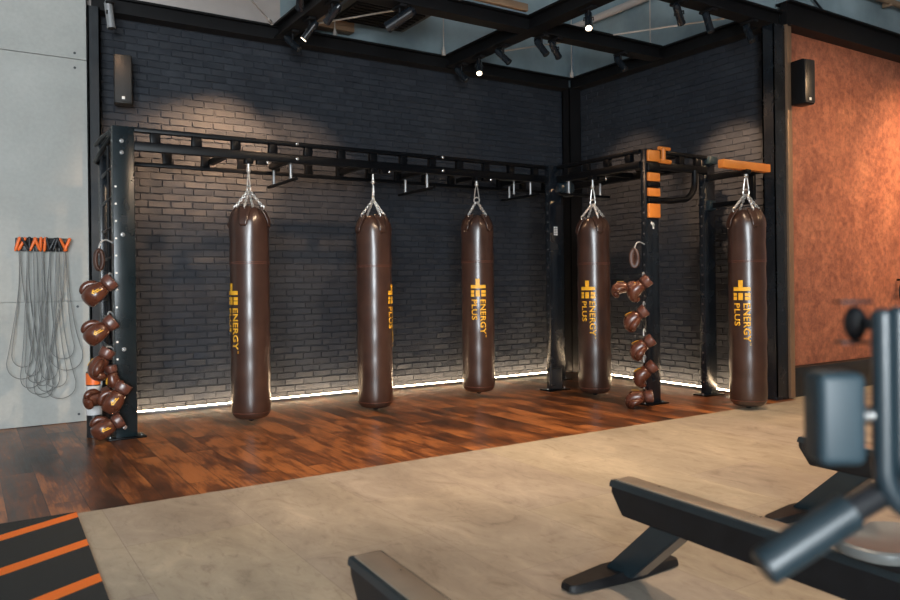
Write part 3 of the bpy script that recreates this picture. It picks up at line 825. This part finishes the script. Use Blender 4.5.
def logo_mesh():
    """flat logo in (u right, d down); wrapped on the cylinder with u=0 facing -y"""
    flat = bmesh.new()
    def rect(u0, u1, d0, d1):
        vs = [flat.verts.new((u, d, 0)) for u, d in ((u0, d0), (u1, d0), (u1, d1), (u0, d1))]; flat.faces.new(vs)
    def merge(b2, f):
        for v in b2.verts: v.co = V(f(v.co.x, v.co.y))
        me = bpy.data.meshes.new('x'); b2.to_mesh(me); b2.free(); flat.from_mesh(me); bpy.data.meshes.remove(me)
    rect(-.027, .013, 0, .062); rect(-.076, .076, .063, .097)
    rect(-.076, -.042, .116, .142); rect(-.076, -.042, .148, .180)
    rect(-.027, .013, .116, .180); rect(.030, .076, .116, .144); rect(.030, .076, .150, .180)
    # text reads downwards: reading direction -> d, letter height -> u towards the right
    merge(text_part(None, 'ENERGY', .060, .350, .022), lambda x, y: (.016+y, .210+x, 0))
    merge(text_part(None, 'PLUS', .056, .205, .022), lambda x, y: (-.070+y, .210+x, 0))
    merge(text_part(None, 'TM', .012, .022, .0), lambda x, y: (.066+y, .568+x, 0))
    for k in range(-20, 21):
        geom = list(flat.verts)+list(flat.edges)+list(flat.faces)
        bmesh.ops.bisect_plane(flat, geom=geom, plane_co=(k*.006, 0, 0), plane_no=(1, 0, 0), dist=1e-5)
    z0 = 1.212
    for v in flat.verts:
        a = v.co.x/RBAG; R = RBAG+.0022
        v.co = V((R*math.sin(a), -R*math.cos(a), z0-v.co.y))
    return flat
def chain(b, p, q, n, r=.0048, w=.0095, l=.020):
    p, q = V(p), V(q); d = (q-p); L = d.length; d.normalize()
    s1 = d.cross(V((.3, .2, 1))).normalized(); s2 = d.cross(s1)
    for k in range(n):
        c = p+d*L*(k+.5)/n; s = s1 if k % 2 else s2; hl = L/n*.66
        pts = [c+d*hl*math.cos(a)+s*w*math.sin(a) for a in [2*PI*i/10 for i in range(10)]]
        b.tube(pts, r, 5, closed=True)
def make_bag():
    root = thing('punching_bag', None, None)
    prof = [(.04, ZB0), (.10, ZB0+.002), (.135, ZB0+.014), (.156, ZB0+.040), (.165, ZB0+.085)]
    for k in range(1, 22):
        z = ZB0+.085+(1.70-ZB0-.085)*k/21; prof.append((RBAG-.003+.003*math.sin(k*1.9), z))
    prof += [(.166, 1.735), (.162, 1.765), (.154, 1.795), (.143, 1.820), (.130, 1.840), (.116, 1.853), (.104, ZB1), (.094, 1.855), (.086, 1.84), (.06, 1.825), (.02, 1.82)]
    b = MB(); b.lathe(prof, n=56)
    for v in b.bm.verts:                                             # gathers under the hanging tabs
        if v.co.z > 1.55:
            a = math.atan2(v.co.y, v.co.x); f = min(1, (v.co.z-1.55)/.25)
            k = 1-.030*f*(.5+.5*math.cos(4*a+PI))-.010*f*math.sin(12*a+v.co.z*9)
            v.co.x *= k; v.co.y *= k
            v.co.z -= .030*f*f*(.5+.5*math.cos(4*a+PI)) if v.co.z > 1.78 else 0
    body = b.build('bag_body', M['leather'], root)
    b = MB()
    for z, r in ((1.378, .1665), (1.392, .1665), (.115, .1655)):
        b.tube([(r*math.cos(a), r*math.sin(a), z) for a in [2*PI*k/48 for k in range(48)]], .0032, 6, closed=True)
    b.build('stitched_seam', M['cuff_leather'], body)
    b = MB(); b.cyl((0, 0, ZB0-.020), (0, 0, ZB0+.004), .024, .030, n=14); b.tube([(.014*math.cos(a), 0, ZB0-.012+.012*math.sin(a)) for a in [2*PI*k/14 for k in range(14)]], .004, 6, closed=True)
    b.build('bottom_ring', M['black_plastic'], body)
    b = MB(); b.add(logo_mesh()); lo = b.build('gold_lettering', M['gold'], body, smooth=False)
    sm = lo.modifiers.new('Solidify', 'SOLIDIFY'); sm.thickness = .0015; sm.offset = 0
    zr = 2.02
    for k in range(4):
        a = PI/4+k*PI/2; cx, cy = math.cos(a), math.sin(a)
        # leather tab on the shoulder of the bag with a metal ring
        b = MB(); n = 8; bmx = b.bm; rows = []
        for i in range(n+1):
            t = i/n; z = 1.866-.17*t; rr = .098+.071*math.sin(min(1, t*1.15)*PI/2)+.005; wd = .052*(1-.35*t)*(1 if i < n else .5)
            rows.append([bmx.verts.new((cx*rr-cy*wd*q, cy*rr+cx*wd*q, z-.006*abs(q)*t)) for q in (-1, -.5, 0, .5, 1)])
        for A, B in zip(rows, rows[1:]):
            for j in range(4): bmx.faces.new((A[j], A[j+1], B[j+1], B[j]))
        tb = b.build('hanging_tab', M['leather'], root)
        sm = tb.modifiers.new('Solidify', 'SOLIDIFY'); sm.thickness = .009; sm.offset = 0
        b = MB(); rr = .118; c = V((cx*rr, cy*rr, 1.862)); ur = V((cx, cy, 0)); 
        b.tube([c+ur*.013*math.cos(t)+V((0, 0, 1))*.020*math.sin(t) for t in [2*PI*i/14 for i in range(14)]], .0055, 6, closed=True); b.build('tab_ring', M['zinc'], tb)
        b = MB(); chain(b, (cx*.012, cy*.012, zr-.02), c+V((0, 0, .012)), 8); b.build('chain', M['zinc'], root)
    b = MB()
    b.tube([(.028*math.cos(t), 0, zr+.03*math.sin(t)) for t in [2*PI*i/16 for i in range(16)]], .0075, 8, closed=True)
    b.tube([V((-.024, 0, zr+.03)), V((-.012, 0, zr+.12)), V((0, 0, zr+.155)), V((.012, 0, zr+.12)), V((.024, 0, zr+.03))], .006, 8)
    b.cyl((0, 0, zr+.145), (0, 0, zr+.19), .014, n=12); b.ball((0, 0, zr+.16), .02, n=8)
    b.cyl((0, 0, zr+.185), (0, 0, zr+.235), .010, n=10)
    b.build('swivel_hook', M['zinc'], root)
    return root
bag0 = make_bag()
BL = ['brown leather punching bag at far left, its gold lettering turned to the left edge',
      'brown leather punching bag second from left, its gold lettering turned to the right edge',
      'brown leather punching bag third from left, gold lettering facing straight ahead',
      'brown leather punching bag hanging between the corner post and the orange padded post',
      'brown leather punching bag at far right under the orange arm']
PHI = [-62, 75, 2, -21, -17]
DZ = [-.005, -.03, .015, -.018, -.03]
for i, (x, y, k) in enumerate(BAGS):
    g = bag0 if i == 0 else None
    if g is None:
        g = copy_tree(bag0)
    az = math.atan2(x, y)                                            # direction of the bag seen from the room's middle
    g.location = (x, y, DZ[i]); g.rotation_euler = (0, 0, -az+rd(PHI[i]))
    tag(g, BL[i], 'punching bag', 'brown leather punching bags hanging from the rig')

# ------------------------------------------------------------------ wall speakers
def speaker(loc, rz, label, bright):
    s = thing('wall_speaker', label, 'speaker', loc, rz)
    b = MB(); b.box((0, 0, .22), (.155, .15, .44), .012); cb = b.build('cabinet', M['speaker' if bright else 'beam'], s)  # bright picks the colours with warm lamplight painted in
    b = MB(); b.box((0, -.083, .22), (.140, .012, .42), .005); b.build('grille', M['grille' if bright else 'black_plastic'], s)
    b = MB(); b.box((.0, -.091, .045), (.026, .006, .026), .002); b.build('badge', M['badge'], s)
    b = MB(); b.box((0, .13, .20), (.06, .13, .08), .006); b.build('wall_bracket', M['beam'], s)
speaker((1.262, 7.46, 2.855), rd(-9), 'black wall speaker tinted by painted warm lamplight, with a pale badge high on the brick at left', True)
speaker((7.005, 4.42, 2.90), rd(-8), 'black wall speaker high on the rust orange wall beside the column', False)

# ------------------------------------------------------------------ skipping rope rack
rk = thing('rope_rack', 'black wall rack on the pale concrete holding skipping ropes', 'rack', (.585, YP, 1.56))
b = MB(); b.box((0, -.02, 0), (.40, .036, .115), .006); b.build('back_board', M['black_plastic'], rk)
PX = [-.17+.0567*k for k in range(7)]
for x in PX:
    b = MB(); b.tube([(x, -.03, .0), (x, -.10, .0), (x, -.115, .018)], .007, 8); b.build('peg', M['black_plastic'], rk)
rr = random.Random(5)
spec = [('orange', -.172, .50, .11, 'skipping rope with orange handles on the leftmost peg of the rack'),
        ('black', -.115, .42, .08, 'skipping rope with black handles on the second peg of the rack from left'),
        ('orange', -.058, .36, .10, 'skipping rope with orange handles on the third peg of the rack from left'),
        ('orange', .0, .33, .07, 'skipping rope with orange handles on the middle peg of the rack'),
        ('black', .055, .38, .09, 'skipping rope with black handles on the peg right of the middle'),
        ('black', .112, .31, .11, 'skipping rope with black handles on the second peg of the rack from right'),
        ('orange', .170, .55, .13, 'skipping rope with orange handles on the rightmost peg of the rack')]
for i, (col, x, zb, wd, lab) in enumerate(spec):
    t = thing('skipping_rope', lab, 'skipping rope', (.585+x, YP-.085-.004*(i % 3), 1.56), 0, 'skipping ropes hung on the wall rack')
    top = -.03; bot = zb-1.64
    for turn in range(2):
        pts = []; zb -= .0; w2 = wd*(1-.3*turn); off = rr.uniform(-.03, .03); bt = bot+turn*.10; yy = .004*turn
        for k in range(41):
            q = k/40
            if q < .36: u = q/.36; xx = -.008-u**2.2*w2+off*u; z = top+(bt+w2-top)*u
            elif q < .64: a = (q-.36)/.28*PI; xx = -w2*math.cos(a)+off; z = bt+w2-w2*math.sin(a)*1.0
            else: u = (1-q)/.36; xx = .008+u**2.2*w2+off*u; z = top+(bt+w2-top)*u
            xx += .006*math.sin(q*17+i*2)
            pts.append((xx, yy+.012*math.sin(q*PI)+.003*math.sin(q*9+i), z))
        b = MB(); b.tube(pts, .0030, 5); b.build('cable', M['cable'], t)
    for s in (-1, 1):
        tilt = rr.uniform(-.5, .5)
        b = MB(); c = V((s*.016, -.02, 0)); d = V((math.sin(tilt), -.15, math.cos(tilt))).normalized()
        b.cyl(c-d*.062, c-d*.045, .007, .012, n=12); b.cyl(c-d*.045, c+d*.05, .0125, .0135, n=14); b.ball(c+d*.05, .0135, n=6)
        b.build('handle', M['orange_handle' if col == 'orange' else 'black_plastic'], t)

# ------------------------------------------------------------------ turf
b = MB(); t = bmesh.new()
pl = [(-4, -2), (.31, -2), (.497, 4.447), (-4, 4.447)]
A = [t.verts.new((x, y, .0)) for x, y in pl]; B = [t.verts.new((x, y, .010)) for x, y in pl]
t.faces.new(list(reversed(A))); t.faces.new(B)
for i in range(4): j = (i+1) % 4; t.faces.new((A[i], A[j], B[j], B[i]))
b.add(t)
tag(b.build('turf_mat', M['turf']), 'black turf mat with slanted orange stripes at the lower left', 'turf mat')

# ------------------------------------------------------------------ rowing machines
def make_rower():
    r = thing('rowing_machine', None, None)
    zt = .40; wd = .105
    # rail profile seen from the side (y,z), extruded across x; the tail end is chamfered underneath
    def side(poly, x0, x1, name, m, parent, bev=.004):
        b = MB(); b.prism([(y, z) for y, z in poly], x0, x1, bev)
        for v in b.bm.verts: v.co = V((v.co.y, v.co.x, v.co.z))
        return b.build(name, m, parent)
    rail = side([(0, zt-.055), (-.06, zt-.135), (-2.0, zt-.135), (-2.0, zt-.022), (0, zt-.022)], -wd/2+.006, wd/2-.006, 'rail', M['rail_black'], r)
    side([(0, zt-.018), (.006, zt-.030), (-.0, zt-.03), (-2.0, zt-.03), (-2.0, zt-.002), (-.004, zt-.002)], -wd/2, wd/2, 'rail_rim', M['grip'], rail, .002)
    b = MB(); b.box((0, -1.01, zt), (wd-.022, 1.98, .006), .001); b.build('track_strip', M['rail_top'], rail)
    leg = MB(); leg.prism([(-.105, .03), (.045, .03), (-.215, zt-.13), (-.365, zt-.13)], -.045, .045, .004)
    for v in leg.bm.verts: v.co = V((v.co.y, v.co.x, v.co.z))
    leg.build('leg', M['machine'], r)
    b = MB(); t = bmesh.new()
    pl = [(-.29, -.035), (-.27, -.055), (-.05, -.075), (.05, -.075), (.27, -.055), (.29, -.035), (.29, .02), (.27, .035), (.06, .055), (-.06, .055), (-.27, .035), (-.29, .02)]
    A = [t.verts.new((x, y, .004)) for x, y in pl]; B = [t.verts.new((x*.985, y*.9, .030+.018*(1-abs(x)/.29))) for x, y in pl]
    t.faces.new(list(reversed(A))); t.faces.new(B)
    for i in range(len(pl)): j = (i+1) % len(pl); t.faces.new((A[i], A[j], B[j], B[i]))
    bmesh.ops.bevel(t, geom=list(t.edges), offset=.003, segments=2, affect='EDGES')
    b.add(t); b.build('foot', M['rail_black'], r)
    # sliding seat with a waisted, dished shell
    b = MB(); bm = b.bm; n = 40; rows = []
    for lv, (sc, z) in enumerate(((.80, zt+.035), (.97, zt+.040), (1.0, zt+.052), (.985, zt+.066), (.93, zt+.072), (.6, zt+.064), (.25, zt+.060))):
        row = []
        for k in range(n):
            a = 2*PI*k/n; rx = .165*(1-.16*math.exp(-((math.sin(a)-.75)/.35)**2)); ry = .125*(1-.28*math.exp(-((abs(a-PI/2))/.45)**2))
            row.append(bm.verts.new((rx*math.copysign(abs(math.cos(a))**.75, math.cos(a))*sc, -1.09+ry*math.copysign(abs(math.sin(a))**.75, math.sin(a))*sc, z)))
        rows.append(row)
    for A, B in zip(rows, rows[1:]):
        for k in range(n): bm.faces.new((A[k], A[(k+1) % n], B[(k+1) % n], B[k]))
    bm.faces.new(list(reversed(rows[0]))); bm.faces.new(rows[-1])
    st = b.build('seat', M['seat'], r)
    b = MB(); b.box((0, -1.09, zt+.018), (.15, .16, .036), .008); b.build('carriage', M['rail_black'], st)
    # the flywheel end, beyond the lower edge of the picture
    b = MB(); b.cyl((-.07, -2.15, .46), (.07, -2.15, .46), .27, n=36); b.build('flywheel_housing', M['machine'], r)
    b = MB(); b.box((0, -2.15, .10), (.10, .10, .18), .01); b.box((0, -2.15, .02), (.60, .12, .036), .008); b.build('front_foot', M['rail_black'], r)
    return r
rw = make_rower()
RL = ['black rowing machine whose tail rail ends on the vinyl floor at right', 'black rowing machine tail rail at the lower middle edge',
      'black rowing machine behind the upright machine, mostly hidden']
for i, (x, y) in enumerate(((2.235, 2.225), (1.0, 2.045), (3.59, 2.28))):
    g = rw if i == 0 else copy_tree(rw)
    g.location = (x, y, 0); g.rotation_euler = (0, 0, rd(-2.8)); tag(g, RL[i], 'rowing machine', 'rowing machines in a row')

# ------------------------------------------------------------------ blurred machine close to the camera
F = V((math.sin(.5711), math.cos(.5711), 0)); Rr = V((F.y, -F.x, 0))
mc = thing('exercise_machine', 'out of focus slate exercise machine close by at the right edge', 'exercise machine', (.90, .42, 0), math.atan2(-F.x, F.y))
# local frame: x to the right, y away from the viewer, z up
def rr_loop(x0, x1, z0, z1, r, y, n=6):
    pts = []
    for cx, cz, a0 in ((x1-r, z1-r, 0), (x0+r, z1-r, PI/2), (x0+r, z0+r, PI), (x1-r, z0+r, 1.5*PI)):
        for k in range(n+1):
            a = a0+PI/2*k/n; pts.append((cx+r*math.cos(a), y, cz+r*math.sin(a)))
    return pts
BX = V((.90, .42, 0))
def loc_(w, u, v):                                                 # helper used once to size the parts
    return None
mx = (V((.807, .433, 0))-BX); lx = mx.dot(Rr); ly = mx.dot(F)       # left edge of the frame in local x,y
x0 = lx; z0, z1 = .945, 1.172
def jtube(dx, ztop, r, rc, y, zb):
    """vertical tube that bends to the right at the bottom"""
    b = MB(); xl = x0+dx
    pts = [(xl, y, ztop), (xl, y, zb+rc)] + [(xl+rc-rc*math.cos(a), y, zb+rc-rc*math.sin(a)) for a in [PI/2*k/8 for k in range(1, 9)]] + [(xl+rc+.16, y, zb)]
    b.tube(pts, r, 14); b.ball((xl, y, ztop), r, (1, 1, .6), 8); return b
fr = jtube(.010, 1.160, .011, .052, ly, .946).build('frame_tube', M['machine'], mc)
jtube(.034, 1.162, .010, .040, ly+.012, .968).build('frame_tube', M['machine'], mc)
jtube(.056, 1.158, .009, .032, ly+.026, .990).build('frame_tube', M['machine'], mc)
b = MB(); b.box((x0+.13, ly+.030, 1.06), (.16, .012, .17), .004); b.build('side_panel', M['rail_black'], mc)
# padded block left of the frame
px0 = x0-.062
b = MB(); b.box((px0+.026, ly+.012, 1.051), (.050, .046, .098), .010, seg=4); pd = b.build('pad', M['pad'], mc)
b = MB(); b.cyl((px0+.048, ly+.006, 1.053), (px0+.075, ly+.006, 1.053), .009, n=16); b.build('pad_bolt', M['chrome'], pd)
# angled handle
ga = V((x0-.118, ly-.006, .899)); gb = V((x0-.026, ly+.004, .952)); gc = V((x0+.050, ly+.02, .985))
b = MB(); d = (gb-ga).normalized()
b.cyl(ga, gb, .0200, .0210, n=28); b.cyl(ga-d*.004, ga+d*.002, .0180, .0200, n=28); gr = b.build('grip', M['grip'], mc)
b = MB(); b.cyl(gb-d*.002, gc, .015, n=20); b.build('handle_bar', M['rail_black'], mc)
b = MB(); b.cyl(ga-d*.0045, ga-d*.001, .012, n=24); b.build('grip_end_cap', M['black_plastic'], gr)
# guide wheel and side plates near the top
b = MB(); b.ball((x0+.008, ly+.05, 1.148), .017, (.7, .8, 1.15), 12); b.cyl((x0+.005, ly+.05, 1.148), (x0+.03, ly+.05, 1.148), .007, n=12); wl = b.build('guide_wheel', M['rail_black'], mc)
for z in (1.172, 1.127):
    b = MB(); b.box((x0+.006, ly+.05, z), (.036, .022, .003), .001); b.build('wheel_plate', M['rail_black'], wl)
# post and base, out of frame
b = MB(); b.box((x0+.20, ly+.06, .50), (.06, .05, .98), .008); b.build('post', M['machine'], mc)
b = MB(); b.box((x0+.20, ly+.06, .02), (.40, .12, .04), .008); b.build('base_foot', M['rail_black'], mc)
# ring handle hung on the rust wall
hr = thing('hanging_ring', 'black ring hung on the rust orange wall at the right picture edge', 'ring', (9.12, 4.52, 1.02))
b = MB(); b.tube([(.115*math.cos(a), 0, .135*math.sin(a)) for a in [2*PI*k/28 for k in range(28)]], .014, 10, closed=True); b.build('ring_grip', M['black_plastic'], hr)
b = MB(); b.cyl((0, -.02, .14), (0, .09, .14), .012, n=10); b.build('wall_hook', M['steel'], hr)

# ------------------------------------------------------------------ light
W = bpy.data.worlds.new('World'); bpy.context.scene.world = W; W.use_nodes = True
wn = W.node_tree; sky = wn.nodes.new('ShaderNodeTexSky'); sky.sky_type = 'HOSEK_WILKIE'; sky.turbidity = 3
bg = wn.nodes['Background']; bg.inputs['Strength'].default_value = .6; wn.links.new(sky.outputs[0], bg.inputs['Color'])
for x0, x1 in WIN:                                                  # daylight entering at each window
    ld = bpy.data.lights.new('daylight', 'AREA'); ld.shape = 'RECTANGLE'; ld.size = x1-x0-.1; ld.size_y = WZ1-WZ0-.1; ld.energy = 640; ld.color = (.87, .95, 1)
    lo = bpy.data.objects.new('daylight', ld); C.objects.link(lo); lo.location = ((x0+x1)/2, YF+.02, (WZ0+WZ1)/2); lo.rotation_euler = (-PI/2, 0, 0)
    lo.rotation_euler = V((0, -1, 0)).to_track_quat('Z', 'Y').to_euler()

# ------------------------------------------------------------------ camera
cd = bpy.data.cameras.new('Camera'); cam = bpy.data.objects.new('Camera', cd); C.objects.link(cam)
roll = -.0119; up = V((0, 0, 1)); r3 = Rr*math.cos(roll)+up*math.sin(roll); u3 = up*math.cos(roll)-Rr*math.sin(roll)
m = Matrix((r3, u3, -F)).transposed().to_4x4(); m.translation = (0, 0, 1.2); cam.matrix_world = m
cd.sensor_width = 36; cd.lens = 760/900*36; cd.shift_y = (281.7-300)/900; cd.clip_start = .02
cd.dof.use_dof = True; cd.dof.focus_distance = 7.0; cd.dof.aperture_fstop = 3.3
S = bpy.context.scene; S.camera = cam
S.view_settings.view_transform = 'Standard'; S.view_settings.look = 'None'; S.view_settings.gamma = 1; S.view_settings.exposure = 0
S.view_settings.use_curve_mapping = False
